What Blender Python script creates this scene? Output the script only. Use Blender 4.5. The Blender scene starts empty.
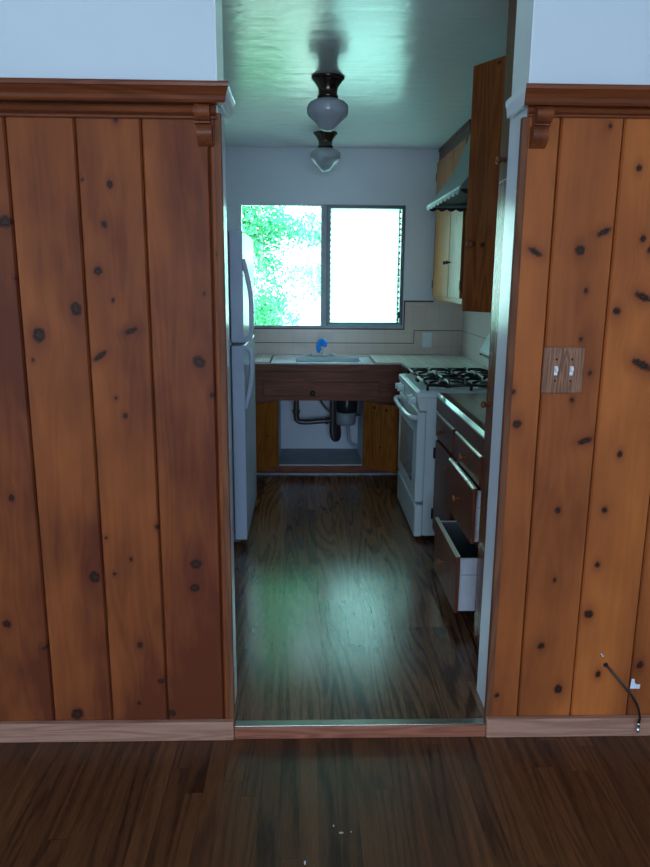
import bpy, bmesh, math, random
from mathutils import Vector, Matrix, noise as mnoise
C = bpy.context.scene
COL = C.collection
PI = math.pi

# ------------------------------------------------------------------ camera
cam_d = bpy.data.cameras.new('camera'); cam = bpy.data.objects.new('camera', cam_d); COL.objects.link(cam)
fwd = Vector((0.02761874, 0.97666741, -0.21297413)); up = Vector((-0.00120425, 0.21308776, 0.97703232))
rt = fwd.cross(up).normalized(); up = rt.cross(fwd).normalized()
m = Matrix((rt, up, -fwd)).transposed().to_4x4(); m.translation = Vector((0, -2.1036, 1.5))
cam.matrix_world = m
cam_d.sensor_width = 36; cam_d.sensor_fit = 'AUTO'; cam_d.lens = 705.0/867*36; cam_d.clip_start = .02
C.camera = cam

# ------------------------------------------------------------------ world, sun, daylight lamps, exposure
W = bpy.data.worlds.new('sky'); C.world = W; W.use_nodes = True
nt = W.node_tree; nt.nodes.clear()
wo = nt.nodes.new('ShaderNodeOutputWorld'); bg = nt.nodes.new('ShaderNodeBackground')
tc = nt.nodes.new('ShaderNodeTexCoord'); sx = nt.nodes.new('ShaderNodeSeparateXYZ'); rp = nt.nodes.new('ShaderNodeValToRGB')
nt.links.new(tc.outputs['Generated'], sx.inputs[0]); nt.links.new(sx.outputs['Z'], rp.inputs[0])
rp.color_ramp.elements[0].position = 0.0; rp.color_ramp.elements[0].color = (.68, .90, .94, 1)
rp.color_ramp.elements[1].position = .6; rp.color_ramp.elements[1].color = (.58, .76, 1.0, 1)
nt.links.new(rp.outputs[0], bg.inputs[0]); bg.inputs[1].default_value = 10.0
nt.links.new(bg.outputs[0], wo.inputs[0])

def light(name, kind, loc, rot, energy, color, size=None, portal=False):
    d = bpy.data.lights.new(name, kind); d.energy = energy; d.color = color
    if kind == 'AREA':
        d.shape = 'RECTANGLE'; d.size, d.size_y = size
        if portal: d.cycles.is_portal = True
    else: d.angle = .009
    o = bpy.data.objects.new(name, d); COL.objects.link(o); o.location = loc; o.rotation_euler = rot
    return o
sun = light('sun', 'SUN', (0, 0, 12), (0, 0, 0), 19.0, (1, .98, .84))
sun.rotation_euler = Vector((-.55, .60, -.60)).to_track_quat('-Z', 'Y').to_euler()
# lamps added behind the camera for front-room daylight; the walls have no windows
light('rear_daylight_fill', 'AREA', (.2, -5.38, 1.5), (PI/2, 0, 0), 112, (.58, .77, 1.0), (2.0, 1.3))
light('side_daylight_fill', 'AREA', (-2.88, -3.3, 1.45), (PI/2, 0, -PI/2), 50, (.58, .77, 1.0), (1.4, 1.3))
light('kitchen_window_portal', 'AREA', (.13, 3.70, 1.6), (-PI/2, 0, 0), 1, (1, 1, 1), (1.3, .96), True)
C.view_settings.view_transform = 'Standard'; C.view_settings.look = 'None'
C.view_settings.exposure = 0.0; C.view_settings.gamma = 1; C.view_settings.use_curve_mapping = False

# ------------------------------------------------------------------ node helpers
class N:
    def __init__(s, name):
        s.m = bpy.data.materials.new(name); s.m.use_nodes = True; s.t = s.m.node_tree; s.t.nodes.clear()
        s.out = s.t.nodes.new('ShaderNodeOutputMaterial')
    def n(s, ty, **k):
        x = s.t.nodes.new(ty)
        for a, b in k.items(): setattr(x, a, b)
        return x
    def l(s, a, b): s.t.links.new(a, b)
    def _s(s, v, sock):
        if hasattr(v, 'links'): s.l(v, sock)
        elif isinstance(v, (tuple, list)) and len(v) == 3 and sock.type == 'RGBA': sock.default_value = (*v, 1)
        else: sock.default_value = v
    def math(s, op, a, b=0.0, c=None, clamp=False):
        x = s.n('ShaderNodeMath', operation=op); x.use_clamp = clamp
        s._s(a, x.inputs[0]); s._s(b, x.inputs[1])
        if c is not None: s._s(c, x.inputs[2])
        return x.outputs[0]
    def mix(s, f, a, b, mode='MIX'):
        x = s.n('ShaderNodeMix', data_type='RGBA', blend_type=mode)
        s._s(f, x.inputs[0]); s._s(a, x.inputs[6]); s._s(b, x.inputs[7]); return x.outputs[2]
    def xyz(s, x, y, z):
        c = s.n('ShaderNodeCombineXYZ'); s._s(x, c.inputs[0]); s._s(y, c.inputs[1]); s._s(z, c.inputs[2]); return c.outputs[0]
    def noise(s, v, scale, detail=2, rough=.5, dist=0):
        x = s.n('ShaderNodeTexNoise'); s._s(v, x.inputs['Vector']); x.inputs['Scale'].default_value = scale
        x.inputs['Detail'].default_value = detail; x.inputs['Roughness'].default_value = rough; x.inputs['Distortion'].default_value = dist
        return x.outputs['Fac']
    def ramp(s, f, a, b, lo=0., hi=1.):
        x = s.n('ShaderNodeMapRange'); s._s(f, x.inputs[0]); x.inputs[1].default_value = a; x.inputs[2].default_value = b
        x.inputs[3].default_value = lo; x.inputs[4].default_value = hi; return x.outputs[0]
    def pos(s):
        t = s.n('ShaderNodeTexCoord'); q = s.n('ShaderNodeSeparateXYZ'); s.l(t.outputs['Object'], q.inputs[0]); return q.outputs
    def bump(s, h, strength, dist=.002):
        b = s.n('ShaderNodeBump'); b.inputs['Strength'].default_value = strength; b.inputs['Distance'].default_value = dist
        s._s(h, b.inputs['Height']); return b.outputs[0]
    def pbsdf(s, col, rough=.5, metal=0, normal=None, spec=.5, coat=0, coat_rough=.1, sub=0, trans=0):
        p = s.n('ShaderNodeBsdfPrincipled'); s._s(col, p.inputs['Base Color']); s._s(rough, p.inputs['Roughness'])
        p.inputs['Metallic'].default_value = metal; p.inputs['Specular IOR Level'].default_value = spec
        p.inputs['Coat Weight'].default_value = coat; p.inputs['Coat Roughness'].default_value = coat_rough
        p.inputs['Transmission Weight'].default_value = trans
        if normal is not None: s.l(normal, p.inputs['Normal'])
        s.l(p.outputs[0], s.out.inputs[0]); return p

def plain(name, col, rough=.5, metal=0, spec=.5, var=.06, nscale=12, bump=0):
    k = N(name); x = k.pos(); v = k.xyz(x[0], x[1], x[2]); f = k.noise(v, nscale, 3)
    c = k.mix(k.ramp(f, .3, .7), tuple(a*(1-var) for a in col), tuple(min(1, a*(1+var)) for a in col))
    nm = k.bump(k.noise(v, nscale*8, 2), bump, .001) if bump else None
    k.pbsdf(c, rough, metal, nm, spec); return k.m

def wood(name, light_c, dark_c, axis='z', rough=.3, knots=0.0, scale=1.0, coat=0, spec=.32, bump=.12, spots=()):
    """axis = direction of the grain"""
    k = N(name); x = k.pos()
    g, a, b = {'z': (2, 0, 1), 'x': (0, 2, 1), 'y': (1, 0, 2)}[axis]
    u = k.math('MULTIPLY', x[a], scale); w = k.math('MULTIPLY', x[b], scale); l = k.math('MULTIPLY', x[g], .09*scale)
    v = k.xyz(u, w, l)
    n1 = k.noise(v, 9, 2, .5, .3)
    bands = k.math('SINE', k.math('MULTIPLY', n1, 70.0))
    fine = k.noise(v, 160, 3, .6)
    broad = k.noise(v, 3.5, 2)
    f = k.math('ADD', k.math('MULTIPLY', k.ramp(bands, -1, 1), .28), k.math('ADD', k.math('MULTIPLY', fine, .35), k.math('MULTIPLY', broad, .5)))
    c = k.mix(k.ramp(f, .35, .85), light_c, dark_c)
    if knots:
        vv = k.n('ShaderNodeTexVoronoi'); vv.inputs['Scale'].default_value = 6.5*scale
        k.l(k.xyz(x[a], x[b], k.math('MULTIPLY', x[g], .55)), vv.inputs['Vector'])
        c = k.mix(k.ramp(vv.outputs['Distance'], .07, .13, knots, 0), c, tuple(q*.22 for q in dark_c))
    for ax, p, z, r in spots:      # single knots at their places (thing's own coordinates)
        d = k.math('SQRT', k.math('ADD', k.math('POWER', k.math('SUBTRACT', x[ax], p), 2), k.math('POWER', k.math('SUBTRACT', x[2], z), 2)))
        c = k.mix(k.ramp(d, r*.6, r*1.2, .9, 0), c, tuple(q*.12 for q in dark_c))
    k.pbsdf(c, rough, 0, (k.bump(fine, bump, .0008) if bump else None), spec, 0, .12); return k.m

def oak(name, light_c, dark_c, width, x0, length, rough, grain=60., contrast=1., coat=0.0, spec=.5, crough=.2, bumps=.06, lin=90.):
    k = N(name); x = k.pos()
    bx = k.math('DIVIDE', k.math('SUBTRACT', x[0], x0), width); i = k.math('FLOOR', bx); fx = k.math('FRACT', bx)
    wn = k.n('ShaderNodeTexWhiteNoise', noise_dimensions='1D'); k.l(i, wn.inputs['W']); ri = wn.outputs['Value']
    by = k.math('ADD', k.math('DIVIDE', x[1], length), k.math('MULTIPLY', ri, 7.31)); j = k.math('FLOOR', by); fy = k.math('FRACT', by)
    wn2 = k.n('ShaderNodeTexWhiteNoise', noise_dimensions='2D'); k.l(k.xyz(i, j, 0), wn2.inputs['Vector']); rr = wn2.outputs['Value']
    off = k.math('MULTIPLY', rr, 37.0)
    v = k.xyz(k.math('ADD', x[0], off), k.math('ADD', k.math('MULTIPLY', x[1], .075), k.math('MULTIPLY', off, .7)), off)
    n1 = k.noise(v, 8, 1.5, .45, .2)
    bands = k.ramp(k.math('SINE', k.math('ADD', k.math('MULTIPLY', n1, grain), k.math('MULTIPLY', x[0], lin))), -.2, 1)
    fine = k.noise(v, 220, 2, .6)
    f = k.math('ADD', k.math('MULTIPLY', bands, .34*contrast), k.math('ADD', k.math('MULTIPLY', k.ramp(fine, .35, .7), .30*contrast), k.math('MULTIPLY', rr, .45)))
    c = k.mix(k.ramp(f, .1, 1.0), light_c, dark_c)
    seam = k.math('MAXIMUM', k.ramp(k.math('ABSOLUTE', k.math('SUBTRACT', fx, .5)), .5-.0012/width, .5, 0, 1), k.ramp(k.math('ABSOLUTE', k.math('SUBTRACT', fy, .5)), .5-.0014/length, .5, 0, 1))
    c = k.mix(k.math('MULTIPLY', seam, .75), c, tuple(q*.25 for q in dark_c))
    h = k.math('SUBTRACT', k.math('MULTIPLY', fine, .4), k.math('ADD', seam, k.math('MULTIPLY', bands, .25)))
    wear = k.noise(k.xyz(x[0], x[1], 0), 2.2, 4)
    r = k.math('ADD', k.math('MULTIPLY', wear, .16), rough-.08)
    k.pbsdf(c, r, 0, k.bump(h, bumps, .0012), spec, coat, crough); return k.m

# ------------------------------------------------------------------ materials
def pine_panel():
    k = N('knotty_pine_board'); x = k.pos()
    at = k.n('ShaderNodeAttribute', attribute_name='pine'); q = k.n('ShaderNodeSeparateColor'); k.l(at.outputs['Color'], q.inputs[0])
    kn, tint, warp = q.outputs
    u = k.math('ADD', x[0], k.math('MULTIPLY', k.math('SUBTRACT', warp, .5), .16))
    o = k.math('MULTIPLY', tint, 23.0)
    v = k.xyz(k.math('ADD', u, o), o, k.math('MULTIPLY', x[2], .10))
    n1 = k.noise(v, 7, 2, .5, .15)
    bands = k.ramp(k.math('SINE', k.math('MULTIPLY', n1, 75.)), -1, 1)
    broad = k.ramp(k.noise(v, 5, 2, .55), .33, .68)
    fine = k.noise(v, 130, 2, .5)
    blot = k.noise(k.xyz(k.math('ADD', x[0], o), o, k.math('MULTIPLY', x[2], .45)), 5, 3)
    f = k.math('ADD', k.math('ADD', k.math('MULTIPLY', bands, .07), k.math('MULTIPLY', broad, .40)), k.math('ADD', k.math('MULTIPLY', fine, .16), k.math('MULTIPLY', k.ramp(blot, .35, .7), .38)))
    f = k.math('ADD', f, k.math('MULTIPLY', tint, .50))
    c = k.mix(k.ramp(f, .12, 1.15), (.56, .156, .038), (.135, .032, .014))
    c = k.mix(k.math('MULTIPLY', k.ramp(kn, 0, .35), .62), c, (.12, .026, .014))
    c = k.mix(k.ramp(kn, .3, .8), c, (.026, .011, .008))
    c = k.mix(k.math('MULTIPLY', k.ramp(kn, .93, .99), .35), c, (.10, .05, .025))
    k.pbsdf(c, k.math('ADD', .38, k.math('MULTIPLY', blot, .14)), 0, k.bump(k.math('SUBTRACT', fine, k.math('MULTIPLY', kn, .8)), .10, .001), .14)
    return k.m
M_PINE = pine_panel()
M_CROWN = wood('stained_pine_moulding', (.24, .062, .02), (.13, .032, .012), 'x', .3, 0, .8)
M_CORNER = wood('stained_corner_strip', (.22, .075, .03), (.10, .03, .014), 'z', .7, 0, 1)
M_CORBEL = wood('stained_corbel_wood', (.26, .07, .025), (.13, .034, .014), 'z', .3, 0, 1)
M_BASE = wood('worn_baseboard_wood', (.50, .26, .18), (.30, .135, .09), 'x', .45, 0, 1.3, .1)
M_THRESH = wood('threshold_wood', (.42, .15, .09), (.22, .07, .04), 'x', .4, 0, 1.2, .2)
M_DOORWOOD = wood('varnished_pine_door', (.42, .115, .02), (.16, .042, .009), 'z', .28, .55, 1)
M_OPENDOOR = wood('varnished_swung_door_wood', (.34, .095, .018), (.14, .034, .008), 'z', .3, .3, 1, 0, .25, spots=((1, -.026, .295, .013), (1, -.06, 1.02, .009)))
M_SINKDOOR = wood('knotty_sink_door_wood', (.40, .135, .02), (.18, .05, .010), 'z', .35, 0, 1, 0, .25, spots=((0, .403, .540, .012), (0, .485, .535, .012), (0, .45, .25, .008), (0, -.38, .33, .008)))
M_PALEDOOR = wood('pale_pine_door', (.52, .175, .036), (.28, .085, .018), 'z', .35, .5, 1)
M_CAB = wood('brown_cabinet_wood', (.19, .055, .025), (.09, .026, .014), 'z', .42, .4, 1, 0, .22)
M_CABX = wood('brown_rail_wood', (.25, .078, .042), (.12, .038, .022), 'x', .45, 0, 1, 0, .2)
M_CABY = wood('brown_edge_wood', (.15, .045, .022), (.07, .021, .012), 'y', .38, 0, 1)
M_PANTRY = wood('pantry_face_wood', (.26, .085, .03), (.12, .034, .014), 'z', .25, .4, 1, 0, .4, bump=.0)
M_PANTRYU = wood('dull_pantry_door_wood', (.20, .085, .042), (.11, .042, .022), 'z', .55, .3, 1, 0, .15)
M_KNOB = wood('turned_knob_wood', (.26, .09, .035), (.13, .04, .02), 'z', .25, 0, 4)
M_PLATE = wood('rustic_plate_wood', (.40, .18, .095), (.10, .034, .02), 'z', .5, 0, 3.0, .1)
M_OAK_F = oak('front_oak_strip', (.150, .056, .020), (.030, .0095, .004), .0572, -.190, 1.1, .38, 62, 1.1)
M_OAK_K = oak('kitchen_oak_plank', (.27, .125, .062), (.060, .025, .012), .18, .063, 1.25, .20, 80, 1.45, 0, .45)
M_WALL = plain('white_wall_paint', (.71, .77, .80), .55, var=.015, nscale=3, bump=.05)
M_JAMB = plain('white_jamb_gloss_paint', (.86, .87, .90), .20, var=.03, nscale=5, bump=.05)
M_KWALL = plain('kitchen_wall_paint', (.74, .76, .84), .42, var=.02, nscale=3, bump=.06)
def ceilmat():
    k = N('kitchen_ceiling_gloss_paint'); x = k.pos(); v = k.xyz(x[0], x[1], x[2])
    h = k.math('ADD', k.noise(v, 9, 3), k.math('MULTIPLY', k.noise(k.xyz(k.math('MULTIPLY', x[0], .6), k.math('MULTIPLY', x[1], 3.), 0), 5, 2), .8))
    k.pbsdf(k.mix(k.noise(v, 2, 3), (.66, .68, .70), (.72, .74, .76)), .21, 0, k.bump(h, .25, .01), .5); return k.m
M_CEIL = ceilmat()
def tilemat(name, c1, c2, size, plane, groutc, rough=.2):
    k = N(name); x = k.pos(); a, b = plane
    g = None
    ids = []
    for ax in (a, b):
        t = k.math('DIVIDE', x[ax], size); ids.append(k.math('FLOOR', t)); fr = k.math('ABSOLUTE', k.math('SUBTRACT', k.math('FRACT', t), .5))
        e = k.ramp(fr, .5-.0016/size, .5-.0006/size); g = e if g is None else k.math('MAXIMUM', g, e)
    wn = k.n('ShaderNodeTexWhiteNoise', noise_dimensions='2D'); k.l(k.xyz(ids[0], ids[1], 0), wn.inputs['Vector'])
    c = k.mix(wn.outputs['Value'], c1, c2); c = k.mix(k.math('MULTIPLY', g, .8), c, groutc)
    k.pbsdf(c, k.math('ADD', rough, k.math('MULTIPLY', g, .4)), 0, k.bump(k.math('SUBTRACT', 1, g), .3, .0008), .5); return k.m
M_SPLASH_B = tilemat('beige_wall_tile_back', (.72, .56, .50), (.76, .60, .54), .108, (0, 2), (.45, .35, .32))
M_SPLASH_R = tilemat('beige_wall_tile_side', (.72, .58, .53), (.76, .62, .57), .108, (1, 2), (.33, .27, .25))
M_LINER = plain('dark_brown_liner_tile', (.11, .038, .03), .35)
M_CTILE = tilemat('white_counter_tile', (.60, .58, .53), (.66, .63, .58), .108, (0, 1), (.40, .37, .33))
M_CTILE_R = tilemat('grey_beige_counter_tile', (.50, .48, .42), (.55, .52, .45), .108, (0, 1), (.22, .20, .17), .18)
M_ENAMEL = plain('white_enamel', (.66, .74, .76), .18, var=.02)
M_SINK = plain('porcelain_sink', (.62, .70, .76), .15, var=.02)
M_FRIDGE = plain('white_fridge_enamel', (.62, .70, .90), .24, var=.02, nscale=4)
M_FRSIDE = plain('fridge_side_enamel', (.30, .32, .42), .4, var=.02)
M_GASKET = plain('grey_gasket', (.13, .14, .17), .6)
M_CHROME = plain('chrome', (.75, .78, .8), .12, 1)
M_STEEL = plain('window_steel_paint', (.10, .15, .165), .35, 0, var=.1)
M_SILL = plain('window_sill_metal', (.30, .37, .42), .4, .0, var=.1)
M_BLACK = plain('black_cast_iron', (.010, .012, .013), .35)
M_DARK = plain('dark_gap_black', (.01, .01, .012), .6)
M_GLASSBLK = plain('dark_oven_glass', (.22, .28, .31), .1)
M_BRONZE = plain('dark_bronze_metal', (.10, .075, .06), .22, .9)
M_BLUE = plain('blue_rubber', (.01, .30, 1.0), .4)
M_PIPE = plain('dark_abs_pipe', (.045, .034, .034), .3)
M_BRASSY = plain('aged_brass', (.34, .2, .08), .35, .8)
M_GREYP = plain('grey_disposer_band', (.22, .25, .28), .4)
M_DISP = plain('black_disposer_shell', (.025, .028, .032), .15, .3)
M_WHITEPL = plain('white_plastic', (.78, .80, .84), .35)
M_CABIN = plain('white_cabinet_lining', (.60, .66, .76), .5, var=.04, nscale=6)
M_SHELFLINE = plain('grey_blue_liner', (.21, .27, .31), .5, var=.1)
M_DRAWBOX = plain('white_painted_drawer', (.66, .67, .72), .5)
M_DRAWIN = plain('blue_grey_drawer_lining', (.085, .10, .11), .45)
M_EDGE = plain('pale_varnished_top_edge', (.62, .58, .44), .12, spec=.9)
M_HOOD = plain('grey_green_painted_metal', (.20, .26, .27), .42, .1, var=.06)
M_HOODE = plain('bright_hood_edge', (.70, .80, .80), .3, .2)
M_NOSE = plain('white_glazed_edge_tile', (.75, .84, .82), .08, spec=1.0)
M_PAPER = plain('white_sticker_paper', (.80, .86, .95), .6)
M_CABLE = plain('black_cable_jacket', (.02, .015, .014), .35)
M_LEAD = plain('metal_threshold_strip', (.42, .40, .33), .2, .85)
def opal():
    k = N('opal_glass'); x = k.pos()
    p = k.pbsdf((.44, .47, .52), .12, 0, None, .5); p.inputs['Subsurface Weight'].default_value = .25; p.inputs['Subsurface Radius'].default_value = (.03, .03, .03)
    return k.m
M_OPAL = opal()
def paneglass():
    k = N('clear_window_glass'); t = k.n('ShaderNodeBsdfTransparent'); g = k.n('ShaderNodeBsdfGlossy'); g.inputs['Roughness'].default_value = .03
    t.inputs[0].default_value = (.93, .99, .97, 1)
    f = k.n('ShaderNodeFresnel'); f.inputs[0].default_value = 1.4; mx = k.n('ShaderNodeMixShader')
    k.l(f.outputs[0], mx.inputs[0]); k.l(t.outputs[0], mx.inputs[1]); k.l(g.outputs[0], mx.inputs[2]); k.l(mx.outputs[0], k.out.inputs[0]); return k.m
M_PANE = paneglass()
def louvreglass():
    k = N('frosted_louvre_glass'); x = k.pos(); t = k.n('ShaderNodeBsdfTranslucent'); t.inputs[0].default_value = (.84, 1, .96, 1)
    tr = k.n('ShaderNodeBsdfRefraction'); tr.inputs['IOR'].default_value = 1.02; tr.inputs['Roughness'].default_value = .30; tr.inputs[0].default_value = (.80, 1, .95, 1)
    g = k.n('ShaderNodeBsdfGlossy'); g.inputs['Roughness'].default_value = .25
    m1 = k.n('ShaderNodeMixShader'); m1.inputs[0].default_value = .5; k.l(t.outputs[0], m1.inputs[1]); k.l(tr.outputs[0], m1.inputs[2])
    m2 = k.n('ShaderNodeMixShader'); m2.inputs[0].default_value = .05; k.l(m1.outputs[0], m2.inputs[1]); k.l(g.outputs[0], m2.inputs[2])
    k.l(m2.outputs[0], k.out.inputs[0]); return k.m
M_LOUV = louvreglass()
def leafmat():
    k = N('leaf'); x = k.pos(); f = k.noise(k.xyz(x[0], x[1], x[2]), 2.5, 2)
    d = k.n('ShaderNodeBsdfDiffuse'); t = k.n('ShaderNodeBsdfTranslucent'); c = k.mix(k.ramp(f, .35, .65), (.05, .33, .17), (.16, .55, .29))
    k.l(c, d.inputs[0]); k.l(c, t.inputs[0]); mx = k.n('ShaderNodeMixShader'); mx.inputs[0].default_value = .6
    k.l(d.outputs[0], mx.inputs[1]); k.l(t.outputs[0], mx.inputs[2]); k.l(mx.outputs[0], k.out.inputs[0]); return k.m
M_LEAF = leafmat()
M_BARK = plain('pale_bark', (.5, .46, .42), .8, var=.2)
M_GRASS = plain('garden_ground', (.36, .50, .38), .9, var=.3)

# ------------------------------------------------------------------ mesh helpers
class MB:
    def __init__(s): s.bm = bmesh.new()
    def _ins(s, ret_verts, smooth):
        fs = set(f for v in ret_verts for f in v.link_faces)
        for f in fs: f.smooth = smooth
    def box(s, x0, x1, y0, y1, z0, z1, bev=0.0, seg=2, rot=None, piv=None):
        r = bmesh.ops.create_cube(s.bm, size=1); vs = r['verts']
        for v in vs: v.co = Vector(((x0+x1)/2+v.co.x*(x1-x0), (y0+y1)/2+v.co.y*(y1-y0), (z0+z1)/2+v.co.z*(z1-z0)))
        if bev > 0:
            es = list(set(e for v in vs for e in v.link_edges))
            rr = bmesh.ops.bevel(s.bm, geom=es, offset=bev, segments=seg, affect='EDGES', profile=.5)
            vs = rr['verts'] if not vs[0].is_valid else list(set([v for v in vs if v.is_valid]+rr['verts']))
            vs = list(set(vs))
        if rot is not None: bmesh.ops.rotate(s.bm, verts=vs, cent=Vector(piv), matrix=Matrix.Rotation(rot[1], 3, rot[0]))
        return vs
    def prism(s, poly, axis, a0, a1, smooth=False):
        """poly: 2D points; axis 'x': (y,z), 'y': (x,z), 'z': (x,y)"""
        def P(p, a): return {'x': (a, p[0], p[1]), 'y': (p[0], a, p[1]), 'z': (p[0], p[1], a)}[axis]
        A = [s.bm.verts.new(P(p, a0)) for p in poly]; B = [s.bm.verts.new(P(p, a1)) for p in poly]
        n = len(poly); fs = []
        for i in range(n):
            f = s.bm.faces.new((A[i], A[(i+1) % n], B[(i+1) % n], B[i])); f.smooth = smooth; fs.append(f)
        fs.append(s.bm.faces.new(A[::-1])); fs.append(s.bm.faces.new(B))
        bmesh.ops.recalc_face_normals(s.bm, faces=fs); return A+B
    def lathe(s, prof, cen, axis='z', seg=24, smooth=True):
        rings = []
        for r, h in prof:
            ring = []
            for i in range(seg):
                t = 2*PI*i/seg; a, b = r*math.cos(t), r*math.sin(t)
                o = {'z': (a, b, h), 'x': (h, a, b), 'y': (a, h, b)}[axis]
                ring.append(s.bm.verts.new(Vector(cen)+Vector(o)))
            rings.append(ring)
        fs = []
        for k in range(len(rings)-1):
            for i in range(seg):
                f = s.bm.faces.new((rings[k][i], rings[k][(i+1) % seg], rings[k+1][(i+1) % seg], rings[k+1][i])); f.smooth = smooth; fs.append(f)
        for ring in (rings[0], rings[-1]): fs.append(s.bm.faces.new(ring))
        bmesh.ops.recalc_face_normals(s.bm, faces=fs)
    def tube(s, pts, r, seg=10, smooth=True, sx=1.0):
        pts = [Vector(p) for p in pts]; n = len(pts); rings = []
        prev = None
        for i, p in enumerate(pts):
            t = (pts[min(i+1, n-1)]-pts[max(i-1, 0)]).normalized()
            if prev is None: a = t.orthogonal().normalized()
            else: a = (prev-t*prev.dot(t)).normalized()
            prev = a; b = t.cross(a); rr = r[i] if isinstance(r, (list, tuple)) else r
            rings.append([s.bm.verts.new(p+a*rr*math.cos(2*PI*k/seg)*sx+b*rr*math.sin(2*PI*k/seg)) for k in range(seg)])
        fs = []
        for k in range(n-1):
            for i in range(seg):
                f = s.bm.faces.new((rings[k][i], rings[k][(i+1) % seg], rings[k+1][(i+1) % seg], rings[k+1][i])); f.smooth = smooth; fs.append(f)
        for ring in (rings[0], rings[-1]): fs.append(s.bm.faces.new(ring))
        bmesh.ops.recalc_face_normals(s.bm, faces=fs)
    def quad(s, *ps): return s.bm.faces.new([s.bm.verts.new(p) for p in ps])
    def build(s, name, mat, parent=None, mat4=None, **tags):
        if mat4 is not None: bmesh.ops.transform(s.bm, matrix=mat4, verts=s.bm.verts)
        org = Vector((0, 0, 0)); p = parent
        while p is not None: org += p.location; p = p.parent
        if parent is not None: bmesh.ops.translate(s.bm, verts=s.bm.verts, vec=-org)
        me = bpy.data.meshes.new(name); s.bm.to_mesh(me); s.bm.free()
        me.materials.append(mat); o = bpy.data.objects.new(name, me); COL.objects.link(o)
        if parent is not None: o.parent = parent
        for k, v in tags.items(): o[k] = v
        return o
def spline(pts, n=6):
    pts = [Vector(p) for p in pts]; out = []
    for i in range(len(pts)-1):
        p0, p1, p2, p3 = pts[max(i-1, 0)], pts[i], pts[i+1], pts[min(i+2, len(pts)-1)]
        for j in range(n):
            t = j/n; out.append(.5*((2*p1)+(p2-p0)*t+(2*p0-5*p1+4*p2-p3)*t*t+(3*p1-p0-3*p2+p3)*t**3))
    out.append(pts[-1]); return out
def thing(name, label, cat, loc, group=None):
    o = bpy.data.objects.new(name, None); COL.objects.link(o); o.location = loc; o.empty_display_size = .1
    o['label'] = label; o['category'] = cat
    if group: o['group'] = group
    return o
def struct(name, mb, mat, parent=None):
    o = mb.build(name, mat, parent)
    if parent is None: o['kind'] = 'structure'
    return o
def box1(x0, x1, y0, y1, z0, z1, bev=0.0):
    b = MB(); b.box(x0, x1, y0, y1, z0, z1, bev); return b

# ------------------------------------------------------------------ structure
ZK = .045      # kitchen floor level
ZC = 2.49      # kitchen ceiling
JL, JR = -.25, .628   # door opening plaster faces
YB = 3.65      # back wall face
XR, XL = 1.28, -1.08
struct('floor', box1(-3, 3, -5.5, -.004, -.1, 0), M_OAK_F)
struct('floor', box1(XL-.1, XR+.1, .016, YB+.1, -.1, ZK), M_OAK_K)
struct('ceiling', box1(-3, 3, -5.5, .19, 2.62, 2.74), M_WALL)
struct('ceiling', box1(XL-.1, XR+.1, .19, YB+.1, ZC, 2.62), M_CEIL)
struct('sun_block_roof', box1(-3.4, 3.4, -6.9, 4.3, 2.76, 2.95), M_WALL)  # unseen slab with overhang, added to keep the sun out of the rooms
wl = struct('wall_left', box1(-3, JL, .020, .19, 0, 2.62, .003), M_WALL)
wr = struct('wall_right', box1(JR, 3, .020, .19, 0, 2.62, .003), M_WALL)
# glossy painted jamb faces (thin paint-grade casings lining the opening)
for x0, x1, par in ((JL-.001, JL+.004, wl), (JR-.004, JR+.001, wr)):
    struct('jamb_lining', box1(x0, x1, .0205, .191, .0, 2.615, .001), M_JAMB, par)
struct('wall_room_left', box1(-3.1, -3, -5.6, .19, 0, 2.74), M_WALL)
struct('wall_room_right', box1(3, 3.1, -5.6, .19, 0, 2.74), M_WALL)
struct('wall_room_rear', box1(-3, 3, -5.6, -5.5, 0, 2.74), M_WALL)
struct('wall_kitchen_left', box1(XL-.1, XL, .19, YB, 0, ZC), M_KWALL)
struct('wall_kitchen_right', box1(XR, XR+.1, .19, YB, 0, ZC), M_KWALL)
# back wall with window hole
WX0, WX1, WZ0, WZ1 = -.515, .785, 1.118, 2.075
b = MB(); t0, t1 = YB, YB+.14
b.box(XL-.1, WX0, t0, t1, 0, 2.6); b.box(WX1, XR+.1, t0, t1, 0, 2.6); b.box(WX0, WX1, t0, t1, 0, WZ0); b.box(WX0, WX1, t0, t1, WZ1, 2.6)
wb = struct('wall_kitchen_back', b, M_KWALL)

# pine panelling: boards with V grooves, knots in vertex data
KL = [(-0.551, 1.759, 0.011), (-0.574, 1.651, 0.011), (-0.599, 1.52, 0.014), (-0.669, 1.412, 0.021), (-0.782, 1.336, 0.023), (-0.513, 1.349, 0.014), (-0.608, 1.275, 0.015), (-0.317, 1.259, 0.022), (-0.561, 1.438, 0.006), (-0.852, 1.654, 0.022), (-0.525, 1.93, 0.009), (-0.25, 1.571, 0.01), (-0.543, 1.095, 0.009), (-0.905, 0.837, 0.012), (-0.667, 0.575, 0.022), (-0.346, 0.618, 0.02), (-0.352, 0.536, 0.017), (-0.956, 0.415, 0.016), (-0.835, 0.334, 0.012), (-0.536, 0.338, 0.012), (-0.549, 0.128, 0.009), (-0.474, 0.208, 0.012), (-0.442, 0.09, 0.014), (-0.754, 0.09, 0.024), (-0.624, 0.706, 0.006), (-0.55, 0.635, 0.007), (-0.603, 0.585, 0.007), (-0.464, 0.742, 0.008), (-0.281, 1.159, 0.01), (-0.568, 1.149, 0.006), (-0.805, 1.262, 0.006), (-0.628, 1.769, 0.005), (-0.296, 1.457, 0.005), (-0.837, 1.499, 0.005), (-1.1, 1.2, .02), (-1.3, .7, .02), (-1.25, 1.6, .015)]
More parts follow.
